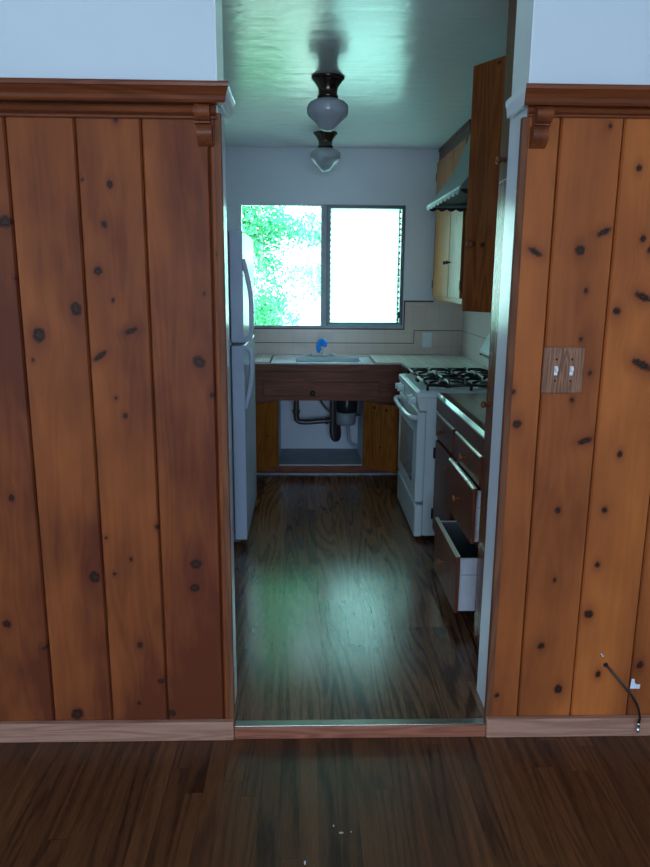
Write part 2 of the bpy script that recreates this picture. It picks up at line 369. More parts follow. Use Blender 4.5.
KR = [(0.668, 1.584, 0.015), (0.8, 1.59, 0.016), (0.866, 1.641, 0.014), (0.828, 1.473, 0.008), (0.825, 1.332, 0.007), (0.926, 1.415, 0.013), (1.0, 1.457, 0.018), (0.983, 1.623, 0.011), (0.951, 1.818, 0.010), (1.018, 1.255, 0.022), (0.861, 1.23, 0.008), (0.63, 1.171, 0.010), (0.649, 1.072, 0.016), (0.813, 1.147, 0.008), (0.864, 1.019, 0.016), (0.978, 0.976, 0.011), (0.797, 0.795, 0.011), (0.946, 0.795, 0.011), (0.94, 0.609, 0.011), (0.805, 0.558, 0.007), (0.927, 0.438, 0.017), (0.778, 0.324, 0.013), (0.847, 0.166, 0.017), (0.977, 0.22, 0.012), (0.641, 0.144, 0.009), (1.116, 0.252, 0.014), (0.857, 1.929, 0.007), (1.007, 1.592, 0.010), (1.25, 1.3, .02), (1.35, .6, .02)]
def panelling(x_lo, x_hi, joints, knots, parent, tints, elong):
    z_lo, z_hi = .060, 1.960
    xs = set([x_lo, x_hi]); x = x_lo
    while x < x_hi:
        xs.add(round(x, 4)); x += .0042 if -1.05 < x < 1.2 else .02
    for j in joints:
        xs = {v for v in xs if abs(v-j) > .0065}
        for d in (-.006, -.0035, -.0014, -.0009, .0009, .0014, .0035, .006): xs.add(round(j+d, 4))
    xs = sorted(v for v in xs if x_lo <= v <= x_hi)
    nz = 300; zs = [z_lo+(z_hi-z_lo)*i/nz for i in range(nz+1)]
    verts, cols = [], []
    edges = sorted(joints)
    for x in xs:
        bi = sum(1 for j in edges if x > j+1e-6); dj = min(abs(x-j) for j in edges)
        depth = .017 if dj < .0011 else (max(0, .0078*(1-(dj-.0012)/.0048)) if dj < .0062 else 0)
        tint = tints[bi % len(tints)]
        kk = [q for q in knots if abs(q[0]-x) < .12]
        for z in zs:
            kv = 0; wp = 0
            for kx, kz, r in kk:
                if sum(1 for j in edges if kx > j) != bi: continue
                dx, dz = x-kx, z-kz
                if abs(dz) > .25: continue
                el = elong.get((kx, kz))
                if el: c, s_ = math.cos(el), math.sin(el); dx, dz = (dx*c+dz*s_)*.55, (-dx*s_+dz*c)*1.6
                ang = math.atan2(dz, dx); rr = r*(.82+.07*math.sin(ang*2+kx*50)+.05*math.sin(ang*5+kz*31))
                d = math.hypot(dx, dz)/rr
                v = 1-.3*(abs(d-.7) < .12) if d < .85 else (max(0, 1-(d-.85)/.45)*.8 if d < 1.15 else 0)
                halo = .31*math.exp(-((dx/(r*1.5))**2+(dz/(r*2.3))**2))
                kv = max(kv, v, halo)
                wp += math.copysign(1, dx)*r*1.6*math.exp(-(dx/(r*2.2))**2-(dz/(r*3.5))**2)*min(1, abs(dx)/r)
            verts.append((x, depth+.0, z)); cols.append((kv, tint, min(1, max(0, .5-wp/.16)), 1))
    n = nz+1; faces = [(i*n+k, (i+1)*n+k, (i+1)*n+k+1, i*n+k+1) for i in range(len(xs)-1) for k in range(nz)]
    # closing rim back to the wall
    b0 = len(verts); rim = [(x_lo, z_lo), (x_hi, z_lo), (x_hi, z_hi), (x_lo, z_hi)]
    for x, z in rim: verts.append((x, .0195, z)); cols.append((0, .5, .5, 1))
    last = (len(xs)-1)*n; cf = [0, last, last+nz, nz]
    for i in range(4): a, c = i, (i+1) % 4; faces.append((cf[a], b0+a, b0+c, cf[c]))
    me = bpy.data.meshes.new('pine_panelling'); me.from_pydata(verts, [], faces)
    ca = me.color_attributes.new('pine', 'FLOAT_COLOR', 'POINT'); ca.data.foreach_set('color', [c for q in cols for c in q])
    me.materials.append(M_PINE); o = bpy.data.objects.new('pine_panelling', me); COL.objects.link(o); o.parent = parent; return o
panelling(-1.75, -.2555, [-1.6, -1.40, -1.21, -1.02, -.831, -.640, -.457, -.270], KL, wl, [.5, .9, .8, .8, .95, .92, 1.08, .95, 1.05], {(-0.608, 1.275): .6, (-.835, .334): .5, (-0.513, 1.349): .3})  # darker tints than the right panel: dimmer light put into board colour
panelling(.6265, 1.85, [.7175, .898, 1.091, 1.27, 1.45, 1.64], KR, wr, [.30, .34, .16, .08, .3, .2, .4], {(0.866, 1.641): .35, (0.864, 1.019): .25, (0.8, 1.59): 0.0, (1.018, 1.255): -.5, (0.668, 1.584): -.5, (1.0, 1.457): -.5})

# corner strips at the opening
struct('trim_1', box1(-.2555, -.236, -.004, .0195, .0, 1.95, .003), M_CORNER)
struct('trim_2', box1(.607, .6265, -.004, .0195, .0, 1.95, .003), M_CORNER)
# crown shelf with mitred return and corbels
crown_prof = [(0, 1.968), (.034, 1.969), (.040, 1.975), (.043, 1.984), (.049, 1.992), (.057, 1.998), (.061, 2.001), (.066, 2.003), (.067, 2.010), (.063, 2.016), (0, 2.016)]
def crown(side):
    s = 1 if side == 'l' else -1; KX = .45 if side == 'l' else .22
    edge = -.236 if side == 'l' else .607; far = -1.75 if side == 'l' else 1.85
    dz = 0 if side == 'l' else .0055
    b = MB()
    rings = []
    for d, z in [(d, z+dz) for d, z in crown_prof]:      # far end -> front corner (mitre) -> return end
        rings.append([(far, -d, z), (edge+s*d*KX, -d, z)])
    n = len(rings)
    R = [[b.bm.verts.new(p) for p in r] for r in rings]
    for i in range(n):
        j = (i+1) % n
        b.bm.faces.new((R[i][0], R[i][1], R[j][1], R[j][0]))
    b.bm.faces.new([r[0] for r in R]); b.bm.faces.new([r[1] for r in R])
    bmesh.ops.recalc_face_normals(b.bm, faces=b.bm.faces)
    o = struct('trim_3' if side == 'l' else 'trim_4', b, M_CROWN)
    # painted return running back along the jamb
    b = MB(); R = [[b.bm.verts.new((edge+s*d*KX, -d+.0008, z)), b.bm.verts.new((edge+s*d*KX, .135, z))] for d, z in [(d, z+dz) for d, z in crown_prof]]
    for i in range(n): j = (i+1) % n; b.bm.faces.new((R[i][0], R[i][1], R[j][1], R[j][0]))
    b.bm.faces.new([r[0] for r in R]); b.bm.faces.new([r[1] for r in R]); bmesh.ops.recalc_face_normals(b.bm, faces=b.bm.faces)
    b.build('painted_return', M_JAMB, o, label='white painted end return of the moulding')
    # frieze moulding beneath
    f = [(0, 1.931), (.010, 1.931), (.013, 1.933), (.013, 1.938), (.009, 1.940), (.012, 1.942), (.020, 1.946), (.023, 1.951), (.020, 1.959), (.012, 1.965), (.012, 1.9655), (0, 1.9655)]
    b = MB(); xa, xb = (far, edge-.012) if s > 0 else (edge+.012, far); b.prism([(-d, z if s > 0 else 1.9735-(1.9655-z)*.71) for d, z in f], 'x', xa, xb)
    b.build('frieze_moulding', M_CROWN, o)
    # corbel: two stacked scrolls
    up_ = [(.020+.027*max(0, math.sin(PI*t/12))**.7+.004*(1-t/12), 1.9675-(1.9675-1.922)*t/12) for t in range(13)]
    lo_ = [(.006+.032*max(0, math.sin(PI*(.12+.88*t/12)))**.7, 1.917-(1.917-1.862)*t/12) for t in range(13)]
    pr = [(0, 1.9675)]+up_+[(.030, 1.921), (.030, 1.918)]+lo_+[(0, 1.861)]
    xa, xb = (-.305, -.262) if s > 0 else (.634, .680); xc, xd = (-.299, -.258) if s > 0 else (.630, .674)
    b = MB(); b.prism([(-d-.0005, z+dz) for d, z in [(0, 1.9675)]+up_+[(.030, 1.921), (.030, 1.9175), (0, 1.9175)]], 'x', xa, xb)
    b.prism([(-d-.0005, z+dz) for d, z in [(0, 1.9172)]+lo_+[(0, 1.861)]], 'x', xc, xd)
    b.build('corbel', M_CORBEL, o)
crown('l'); crown('r')
# the panelling cap (plaster wall continues above)
struct('baseboard_left', box1(-3, -.237, -.022, -.0005, 0, .068, .003), M_BASE)
struct('baseboard_right', box1(.6075, 3, -.022, -.0005, 0, .068, .003), M_BASE)
th = struct('trim_5', box1(-.236, .6065, -.016, .012, 0, .043, .002), M_THRESH)
struct('metal_strip', box1(-.234, .6045, -.0135, .018, .0452, .0475, .0008), M_LEAD, th)

# window 1
def frame_ring(b, x0, x1, z0, z1, y0, y1, w):
    b.box(x0, x0+w, y0, y1, z0, z1, .002); b.box(x1-w, x1, y0, y1, z0, z1, .002)
    b.box(x0+w, x1-w, y0, y1, z0, z0+w, .002); b.box(x0+w, x1-w, y0, y1, z1-w, z1, .002)
b = MB(); frame_ring(b, WX0+.001, .128, WZ0+.001, WZ1-.001, YB+.02, YB+.07, .009)
win = struct('window_1', b, M_WHITEPL)
b = MB(); frame_ring(b, .164, WX1-.001, WZ0+.020, WZ1-.001, YB+.005, YB+.08, .026); b.box(.45, .455, YB-.004, YB+.004, WZ1-.027, WZ1-.002, .001)
b.build('louvre_frame', M_STEEL, win)
struct('mullion', box1(.128, .164, YB-.002, YB+.085, WZ0+.001, WZ1-.001, .003), M_SILL, win)
b = MB(); b.box(WX0+.001, WX1-.001, YB-.012, YB+.02, WZ0+.001, WZ0+.020, .003); b.box(.18, .77, YB-.006, YB+.004, WZ0+.021, WZ0+.034, .002)
struct('sill', b, M_SILL, win)
struct('pane', box1(WX0+.01, .119+.0, YB+.040, YB+.044, WZ0+.021, WZ1-.010), M_PANE, win)
zz0, zz1 = WZ0+.048, WZ1-.030; nl = 10; h = (zz1-zz0)/nl
for i in range(nl):
    b = MB(); zc = zz0+(i+.5)*h
    b.box(.197, .740, YB+.045-.0025, YB+.045+.0025, zc-h*.54, zc+h*.54, 0, rot=('X', .13), piv=(0, YB+.045, zc))
    b.build('louvre', M_LOUV, win)
for xa in (.189, .739):
    b = MB()
    b.box(xa, xa+.007, YB+.02, YB+.075, WZ0+.047, WZ1-.028)
    for i in range(nl*2):
        z = zz0+(i+.5)*h/2; b.box(xa-.004, xa+.013, YB+.018, YB+.030, z-.008, z+.008, .001)
    b.build('louvre_clips', M_STEEL, win)
b = MB(); b.box(.742, .757, YB-.018, YB+.004, 1.20, 1.25, .003); b.tube([(.750, YB-.02, 1.235), (.742, YB-.045, 1.215), (.735, YB-.05, 1.175)], .004, 8); b.lathe([(.004, 0), (.008, .004), (.008, .012), (.004, .016)], (.735, YB-.05, 1.160), 'z', 12)
b.build('crank_handle', M_BLACK, win)

# tiled backsplash, structure on the walls
b = MB()
b.prism([(XL, .90), (XR-.009, .90), (XR-.009, 1.338), (.797, 1.338), (.797, WZ0-.004), (XL, WZ0-.004)], 'y', YB-.008, YB)
bs = struct('tiling', b, M_SPLASH_B, wb)
b = MB(); e = .0085
b.box(XL, .800, YB-.0105, YB-.0005, WZ0-.010, WZ0+.000); b.box(.790, .800, YB-.0105, YB-.0005, WZ0, 1.330); b.box(.790, 1.03, YB-.0105, YB-.0005, 1.330, 1.342)
b.box(XL, .883, YB-.0090, YB-.0005, .997, 1.003); b.box(.877, .883, YB-.0090, YB-.0005, 1.003, 1.1); b.box(.877, XR-.009, YB-.0090, YB-.0005, 1.1, 1.106)
b.build('brown_liner_tile', M_LINER, bs)
b = box1(XR-.008, XR, .64, YB-.009, .90, 1.355)
bs2 = b.build('wall_tiling', M_SPLASH_R, bpy.data.objects['wall_kitchen_right'])
b = box1(XR-.0092, XR-.0005, .64, YB-.010, 1.1, 1.106); b.build('brown_liner_tile', M_LINER, bs2)

# ------------------------------------------------------------------ knobs and hinges
def knob(name, cen, direction, mat, parent, r=.016):
    """direction '-x' or '-y'"""
    b = MB(); ax = direction[1]; sg = -1
    prof = [(r*.55, 0), (r*.4, .006), (r*.38, .012), (r*.85, .018), (r, .024), (r*.85, .030), (r*.3, .033)]
    b.lathe([(a, sg*h) for a, h in prof], cen, ax, 16)
    return b.build(name, mat, parent)

# ------------------------------------------------------------------ refrigerator
f = thing('refrigerator', 'white top-freezer refrigerator standing against the left kitchen wall', 'refrigerator', (-.7, 2.0, ZK))
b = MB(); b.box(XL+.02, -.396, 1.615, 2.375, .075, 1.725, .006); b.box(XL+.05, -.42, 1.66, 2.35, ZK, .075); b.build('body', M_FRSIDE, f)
for z0, z1 in ((1.19, 1.73), (.11, 1.15)): box1(-.3955, -.3885, 1.630, 2.365, z0, z1).build('door_gasket', M_GASKET, f)
d1 = box1(-.388, -.322, 1.600, 2.388, 1.176, 1.742, .006).build('freezer_door', M_FRIDGE, f)
d2 = box1(-.388, -.322, 1.600, 2.388, .088, 1.160, .006).build('fridge_door', M_FRIDGE, f)
for p in (d1, d2):
    pass
b = MB(); b.tube(spline([(-.325, 1.64, 1.60), (-.315, 1.64, 1.57), (-.292, 1.64, 1.46), (-.284, 1.64, 1.38), (-.284, 1.64, 1.26), (-.288, 1.64, 1.215), (-.305, 1.64, 1.19), (-.325, 1.64, 1.185)], 6), .0125, 10, sx=1.0); b.build('door_handle', M_FRIDGE, d1)
b = MB(); b.tube(spline([(-.325, 1.64, 1.148), (-.305, 1.64, 1.142), (-.288, 1.64, 1.12), (-.284, 1.64, 1.07), (-.286, 1.64, 1.0), (-.298, 1.64, .92), (-.313, 1.64, .86), (-.325, 1.64, .82)], 6), .0125, 10); b.build('door_handle', M_FRIDGE, d2)
box1(-.43, -.345, 2.31, 2.37, 1.742, 1.755, .004).build('hinge_cover', M_FRSIDE, f); box1(-.43, -.395, 1.66, 1.72, 1.7255, 1.742, .003).build('hinge_cover', M_FRSIDE, f)
b = MB(); b.box(-.41, -.365, 1.64, 2.37, ZK+.012, .094, .004)
b.build('base_grille', M_GASKET, f)
for y in (1.66, 2.35): b = MB(); b.lathe([(.014, 0), (.014, .03)], (-.425, y, ZK), 'z', 10); b.build('levelling_foot', M_GASKET, f)

# ------------------------------------------------------------------ gas range
SY0, SY1 = 1.69, 2.45
s = thing('gas_stove', 'white gas range with black burner grates against the right wall', 'stove', (.95, 2.07, ZK))
b = MB(); b.box(.664, XR-.03, SY0, SY1, .075, .8715, .003); b.build('body', M_ENAMEL, s)
for y in (SY0+.03, SY1-.03):
    for x in (.70, 1.2): b = MB(); b.lathe([(.016, 0), (.012, .031)], (x, y, ZK), 'z', 10); b.build('levelling_foot', M_BLACK, s)
b = MB(); b.box(.606, XR-.09, SY0-.004, SY1+.004, .872, .905, .008, 3)
b.box(.625, XR-.11, SY0+.018, SY1-.018, .9052, .9105, .002); ck = b.build('cooktop', M_ENAMEL, s)
b = MB(); b.prism([(.664, .800), (.628, .800), (.610, .872), (.664, .872)], 'y', SY0, SY1); b.build('control_panel', M_ENAMEL, s)
for y in (1.79, 1.90, 2.27, 2.38):
    b = MB(); cx, cz = .617, .838
    b.lathe([(.024, -.002), (.024, -.010), (.019, -.014), (.017, -.030), (.012, -.032)], (cx, y, cz), 'x', 20)
    b.box(cx-.040, cx-.028, y-.005, y+.005, cz-.018, cz+.018, .002); b.build('control_knob', M_ENAMEL, s)
dr = box1(.616, .6635, SY0+.003, SY1-.003, .275, .792, .008).build('oven_door', M_ENAMEL, s)
box1(.6135, .6165, SY0+.12, SY1-.12, .36, .66, .001).build('oven_window', M_GLASSBLK, dr)
b = MB(); b.tube(spline([(.618, SY0+.03, .757), (.600, SY0+.032, .757), (.583, SY0+.07, .757), (.572, SY0+.20, .757), (.570, 2.07, .757), (.572, SY1-.20, .757), (.583, SY1-.07, .757), (.600, SY1-.032, .757), (.618, SY1-.03, .757)], 6), .014, 12); b.build('oven_handle', M_ENAMEL, dr)
box1(.618, .6635, SY0+.003, SY1-.003, .068, .258, .008).build('storage_drawer', M_ENAMEL, s)
b = MB()
prof = [(1.196, .906), (1.180, .98), (1.166, 1.02), (1.128, 1.045), (1.128, 1.06), (1.180, 1.165), (1.196, 1.182), (1.225, 1.184), (1.245, 1.16), (1.245, .906)]
b.prism(prof, 'y', SY0+.004, SY1-.002); b.build('backguard', M_ENAMEL, s)
b = MB(); b.box(1.13, 1.19, SY1-.002, SY1+.001, 1.030, 1.040); b.prism([(1.1275, 1.043), (1.160, 1.018), (1.164, 1.022), (1.1285, 1.0485)], 'y', SY0+.002, SY1); b.build('backguard_trim', M_BLACK, s)
for yc in (1.875, 2.265):
    b = MB(); x0, x1, y0, y1, zt = .668, 1.150, yc-.170, yc+.170, .948
    r = .0085
    for xx in (x0, (x0+x1)/2, x1): b.tube([(xx, y0, zt-.008), (xx, y1, zt-.008)], r, 6)
    for yy in (y0, y1): b.tube([(x0, yy, zt-.008), (x1, yy, zt-.008)], r, 6)
    for xx in (x0, (x0+x1)/2, x1):
        for yy in (y0, y1): b.tube([(xx, yy, .9105), (xx, yy, zt-.004)], r, 6)
    for xc in (x0+(x1-x0)*.25, x0+(x1-x0)*.75):
        for a in range(4):
            t = a*PI/2+PI/4*0; ca, sa = math.cos(t), math.sin(t); R1 = .121 if a % 2 == 0 else .170
            b.tube(spline([(xc+ca*R1, yc+sa*R1, zt-.008), (xc+ca*R1*.75, yc+sa*R1*.75, zt+.006), (xc+ca*.028, yc+sa*.028, zt+.002)], 4), r*.95, 6)
        for a in range(4):
            t = a*PI/2+PI/4; ca, sa = math.cos(t), math.sin(t)
            b.tube([(xc+ca*.05, yc+sa*.05, zt), (xc+ca*.135, yc+sa*.135, zt-.004)], r*.8, 6)
    b.build('burner_grate', M_BLACK, s)
    for xc in (x0+(x1-x0)*.25, x0+(x1-x0)*.75):
        b = MB(); b.lathe([(.05, 0), (.047, .010), (.036, .012), (.036, .020), (.030, .026), (.008, .027)], (xc, yc, .9107), 'z', 20); b.build('burner', M_BLACK, s)
        b = MB(); b.lathe([(.092, 0), (.09, .0035), (.053, .0012), (.052, 0)], (xc, yc, .9106), 'z', 28); b.build('drip_pan', M_CHROME, s)

# ------------------------------------------------------------------ sink counter
SF = 3.07
sc = thing('sink_cabinet', 'dark wood sink base cabinet with both doors hanging open below the window', 'cabinet', (.1, 3.3, ZK))
b = MB()   # face frame
b.box(XL+.01, .699, SF, SF+.02, .622, .700); b.box(XL+.01, .699, SF, SF+.02, .700, .842)
b.box(XL+.01, -.203, SF, SF+.02, .123, .622); b.box(.433, .699, SF, SF+.02, .123, .622); b.box(XL+.01, .699, SF, SF+.02, .075, .123)
b.box(XL+.02, .699, SF+.04, SF+.05, ZK, .075)
b.build('face_frame', M_CABX, sc)
b = MB(); b.box(XL+.01, .699, SF-.016, SF-.0005, .842, .893, .003); b.build('top_rail', M_CABX, sc)
b = MB(); b.box(-.315, .545, SF-.014, SF-.0005, .658, .762, .004); b.build('false_drawer', M_CABX, sc)
knob('drawer_knob', (.052, SF-.014, .682), '-y', M_BLACK, sc, .019)
b = MB(); b.box(XL+.02, .699, SF+.022, SF+.0395, ZK, .056); b.build('toe_moulding', M_SILL, sc)
# lining
for q in ((-.245, .475, YB-.03, YB-.012), (-.245, -.2035, SF+.0205, YB-.031), (.4335, .475, SF+.0205, YB-.031)): box1(*q, .10, .83).build('lining_panel', M_CABIN, sc)
b = MB(); b.box(-.2030, .4330, SF+.0205, YB-.031, .10, .124, .001); b.build('bottom_shelf', M_SHELFLINE, sc)
b = MB(); b.box(-.2028, .4328, SF-.002, SF+.0200, .1235, .128, .001); b.build('shelf_edge', M_WHITEPL, sc)
for hx, sgn in ((-.205, -1), (.435, 1)):
    dvec = Vector((sgn*.73, -.684, 0)).normalized(); w = .310; ang = math.atan2(dvec.y, dvec.x)
    b = MB(); b.box(0, w, -.009, .009, .123, .620, .003)
    mt = Matrix.Translation((hx+dvec.x*.006, SF-.012+dvec.y*.006, 0)) @ Matrix.Rotation(ang, 4, 'Z')
    if sgn < 0: mt = mt
    b.bm.transform(mt); d = b.build('cabinet_door', M_SINKDOOR, sc)
    for z in (.18, .56): b = MB(); b.lathe([(.005, -.022), (.005, .022)], (hx+dvec.x*.002, SF-.013, z), 'z', 8); b.build('hinge', M_BLACK, d)
# countertop: tiled deck left, right and corner, open well for the sink
ct = thing('countertop', 'white tiled kitchen countertop running below the window into the right corner', 'countertop', (.1, 3.3, .85))
b = MB()
b.box(XL+.003, -.262, SF-.006, YB-.0095, .8935, .911, .002); b.box(.512, .699, SF-.006, YB-.0095, .8935, .911, .002)
b.prism([(.699, SF-.006), (.715, 2.80), (.715, SY1+.012), (XR-.0095, SY1+.012), (XR-.0095, YB-.0095), (.699, YB-.0095)], 'z', .8935, .911)
b.box(-.262, .512, YB-.10, YB-.0095, .8935, .911, .002)
b.build('tile_deck', M_CTILE, ct)
box1(-.268, -.262, SF-.004, YB-.1, .9112, .915, .001).build('tan_edge_tile', M_BASE, ct); box1(.512, .518, SF-.004, YB-.1, .9112, .915, .001).build('tan_edge_tile', M_BASE, ct)
cc = thing('corner_cabinet', 'brown base cabinet filling the corner behind the stove', 'cabinet', (1.0, 2.9, ZK))
b = MB(); b.prism([(.702, SF+.0), (.7255, 2.82), (.7255, SY1+.014), (XR-.01, SY1+.014), (XR-.01, YB-.012), (.702, YB-.012)], 'z', ZK, .842); b.build('body', M_CAB, cc)
b = MB(); b.prism([(.700, SF-.009), (.716, 2.81), (.716, SY1+.014), (.735, SY1+.014), (.735, 2.83), (.720, SF-.001)], 'z', .8425, .8930); b.build('edge_rail', M_CABY, cc)
sk = thing('kitchen_sink', 'wide white enamel sink with drainboards set into the counter under the window', 'sink', (.12, 3.3, .85))
b = MB(); x0, x1, y0, y1 = -.255, .505, SF-.004, YB-.105; bx0, bx1, by0, by1 = -.08, .42, SF+.07, SF+.41
b.box(x0, bx0, y0, y1, .8935, .901, .003); b.box(bx1, x1, y0, y1, .8935, .901, .003); b.box(bx0, bx1, y0, by0, .8935, .901); b.box(bx0, bx1, by1, y1, .8935, .901)
b.box(bx0, bx0+.004, by0, by1, .73, .8985); b.box(bx1-.004, bx1, by0, by1, .73, .8985); b.box(bx0, bx1, by0, by0+.004, .73, .8985); b.box(bx0, bx1, by1-.004, by1, .73, .8985); b.box(bx0, bx1, by0, by1, .726, .73)
b.build('basin', M_SINK, sk)
b = MB(); b.lathe([(.04, 0), (.042, .003), (.03, .004), (.02, .001)], (.12, SF+.24, .7302), 'z', 20); b.build('drain', M_CHROME, sk)
fa = thing('faucet', 'sink faucet with a bright blue covered spout above a chrome base plate', 'faucet', (.12, 3.505, .901))
b = MB(); b.box(.0, .245, 3.485, 3.54, .9012, .914, .006); b.build('base_plate', M_CHROME, fa)
for dx, nm in ((-.085, 'handle'), (.085, 'handle')):
    b = MB(); b.lathe([(.014, 0), (.013, .006), (.016, .010), (.012, .016)], (.1225+dx, 3.512, .914), 'z', 14); b.build('tap_handle', M_CHROME, fa)
b = MB(); b.lathe([(.018, 0), (.016, .012), (.012, .016), (.012, .034), (.015, .036), (.015, .044)], (.122, 3.512, .914), 'z', 16); b.build('neck', M_CHROME, fa)
b = MB(); b.tube(spline([(.112, 3.510, .938), (.103, 3.510, .962), (.105, 3.508, .995), (.118, 3.502, 1.022), (.138, 3.494, 1.026), (.150, 3.484, 1.008), (.144, 3.474, .988)], 6), [.015]*4+[.018]*16+[.021]*17, 12); b.build('blue_spout_cover', M_BLUE, fa)
# plumbing
py = 3.36
gd = thing('garbage_disposer', 'black and grey garbage disposer hanging under the sink', 'garbage disposer', (.31, py, .72))
b = MB(); b.lathe([(.045, .724), (.07, .70), (.085, .69), (.085, .50), (.078, .485), (.03, .484)], (.325, py, 0), 'z', 28); b.build('upper_shell', M_DISP, gd)
b = MB(); b.lathe([(.072, .484), (.080, .478), (.080, .40), (.072, .385), (.03, .383)], (.317, py, 0), 'z', 28); b.build('lower_band', M_GREYP, gd)
dp = thing('drain_pipe', 'dark drain pipes with a curved trap beside the disposer under the sink', 'drain pipe', (.2, py, .5))
b = MB(); b.tube(spline([(-.073, py, .725), (-.073, py, .60), (-.073, py, .45), (-.064, py, .418), (-.035, py, .402), (.03, py, .402), (.10, py, .408), (.205, py, .414)], 6), .021, 12); b.build('waste_arm', M_PIPE, dp)
b = MB()
for z in (.470,): b.lathe([(.027, z), (.029, z+.008), (.029, z+.022), (.026, z+.03)], (-.073, py, 0), 'z', 16)
b.build('slip_nut', M_PIPE, dp)
b = MB(); b.lathe([(.027, .15), (.029, .156), (.029, .172), (.026, .18)], (0, py, .4115), 'x', 16); b.build('slip_nut', M_PIPE, dp)
b = MB(); b.tube(spline([(.213, py, .60), (.213, py, .50), (.213, py, .40), (.213, py, .33), (.222, py, .278), (.245, py+.01, .262), (.262, py+.06, .28), (.262, py+.14, .33), (.262, YB-.035, .345)], 6), .024, 12); b.build('trap', M_PIPE, dp)
b = MB(); b.tube(spline([(.09, py+.02, .725), (.10, py+.02, .62), (.13, py+.02, .55), (.18, py+.02, .49), (.214, py+.02, .46)], 6), .009, 8); b.build('supply_tube', M_PIPE, dp)
b = MB(); b.tube(spline([(.345, py+.05, .385), (.345, py+.06, .30), (.350, py+.07, .24), (.375, py+.07, .20), (.41, py+.06, .185), (.420, py+.06, .185)], 6), .012, 10)
b.build('drain_hose', M_SILL, gd)
sv = thing('shutoff_valve', 'small brass shutoff valve on the right lining beside the disposer', 'valve', (.42, 3.4, .45))
b = MB(); b.tube([(.4332, 3.40, .45), (.405, 3.40, .45)], .008, 10); b.build('valve_body', M_PIPE, sv)
b = MB(); b.lathe([(.016, 0), (.018, -.004), (.006, -.010)], (.405, 3.40, .45), 'x', 12); b.tube([(.412, 3.40, .45), (.412, 3.40, .485)], .005, 8); b.build('valve_handle', M_PIPE, sv)

# ------------------------------------------------------------------ right base cabinet
CX = .73; CY0, CY1 = .60, 1.684
bc = thing('base_cabinet', 'brown wooden base cabinet with pulled-out drawers between pantry and stove', 'cabinet', (1.0, 1.15, ZK))
b = MB()
b.box(CX, CX+.02, CY0, 1.640-.0, .79, .860); b.box(CX, CX+.02, CY0, CY1, .075+.04, .142); b.box(CX, CX+.02, CY0, .648, .142, .79); b.box(CX, CX+.02, 1.162, 1.196, .142, .79); b.box(CX, CX+.02, 1.640, CY1, .142, .860)
b.box(CX, CX+.02, 1.196, 1.640, .650, .672)
b.box(CX, CX+.02, .648, 1.162, .650, .672); b.box(CX, CX+.02, .648, 1.162, .395, .41)
b.box(CX+.02, XR-.01, CY0, CY0+.02, ZK, .860); b.box(CX+.02, XR-.01, CY1-.02, CY1, ZK, .860); b.box(CX+.07, XR-.01, CY0+.02, CY1-.02, ZK, .12); b.box(XR-.02, XR-.01, CY0+.02, CY1-.02, .12, .860)
b.box(CX+.02, XR-.02, 1.17, 1.19, .12, .860)
b.build('face_frame', M_CAB, bc)
def drawer(yA, yB, z0, z1, out, boxd=.42, side=True, name='drawer'):
    x = CX-.004-out
    fr = box1(x-.016, x, yA, yB, z0, z1, .003).build(name, M_CAB, bc)
    b = MB(); b.prism([(x-.0175, z1-.005), (x-.0175, z1-.003), (x-.0105, z1+.004), (x-.0005, z1+.004), (x-.0005, z1+.0005), (x-.0165, z1+.0002)], 'y', yA+.003, yB-.003); b.build('top_edge', M_EDGE, fr)
    if out > .01:
        b = MB(); xe = x+boxd
        b.box(x+.0005, xe, yA+.012, yA+.024, z0+.006, z1-.012); b.box(x+.0005, xe, yB-.024, yB-.012, z0+.006, z1-.012); b.box(xe-.012, xe, yA+.024, yB-.024, z0+.006, z1-.012)
        b.build('drawer_box', M_DRAWBOX, fr)
        b = MB(); b.box(x+.0005, xe-.012, yA+.0245, yB-.0245, z0+.006, z0+.014); b.box(x+.0005, x+.004, yA+.0245, yB-.0245, z0+.015, z1-.014)
        b.box(x+.0045, xe-.0125, yB-.0275, yB-.0245, z0+.015, z1-.014); b.build('drawer_lining', M_DRAWIN, fr)
        b = MB(); b.box(x+.006, x+.30, yA+.0112, yA+.0122, z1-.085, z1-.083); b.build('side_seam', M_GASKET, fr)
    knob('drawer_knob', (x-.016, (yA+yB)/2-(.0), (z0+z1)/2), '-x', M_KNOB, fr, .015)
    return fr
drawer(.655, 1.156, .676, .800, 0); drawer(1.200, 1.636, .676, .800, 0)
drawer(.645, 1.150, .430, .668, .024, .40); drawer(.645, 1.150, .118, .372, .078, .40)
dd = box1(CX-.018, CX-.001, 1.200, 1.636, .140, .650, .003).build('cabinet_door', M_CAB, bc)
knob('door_knob', (CX-.018, 1.245, .585), '-x', M_KNOB, dd, .015)
for z in (.575, .225): b = MB(); b.box(CX-.022, CX-.001, 1.638, 1.650, z-.028, z+.028, .002); b.lathe([(.006, -.03), (.006, .03)], (CX-.022, 1.640, z), 'z', 8); b.build('hinge', M_BLACK, dd)
rc = thing('countertop', 'grey tiled countertop with a pale edge between the pantry and the stove', 'countertop', (1.0, 1.15, .86))
b = MB(); b.box(CX-.004, XR-.0095, CY0+.002, CY1-.001, .8605, .893); b.box(CX+.035, XR-.0095, CY0+.002, CY1-.001, .893, .901); b.build('tile_deck', M_CTILE_R, rc)
b = MB(); b.box(CX-.004, CX+.035, CY0+.002, CY1-.001, .8932, .9035, .002); b.build('brown_edge_tile', M_CABY, rc)
b = MB(); b.prism([(CX-.0175, .884), (CX-.0175, .891), (CX-.0045, .9045), (CX-.0042, .9045), (CX-.0042, .884)], 'y', CY0+.002, CY1-.001); b.build('front_nosing', M_NOSE, rc)
b = MB(); b.box(CX-.014, CX-.0042, CY0+.002, CY1-.001, .808, .8835, .001); b.build('brown_apron', M_CABY, rc)

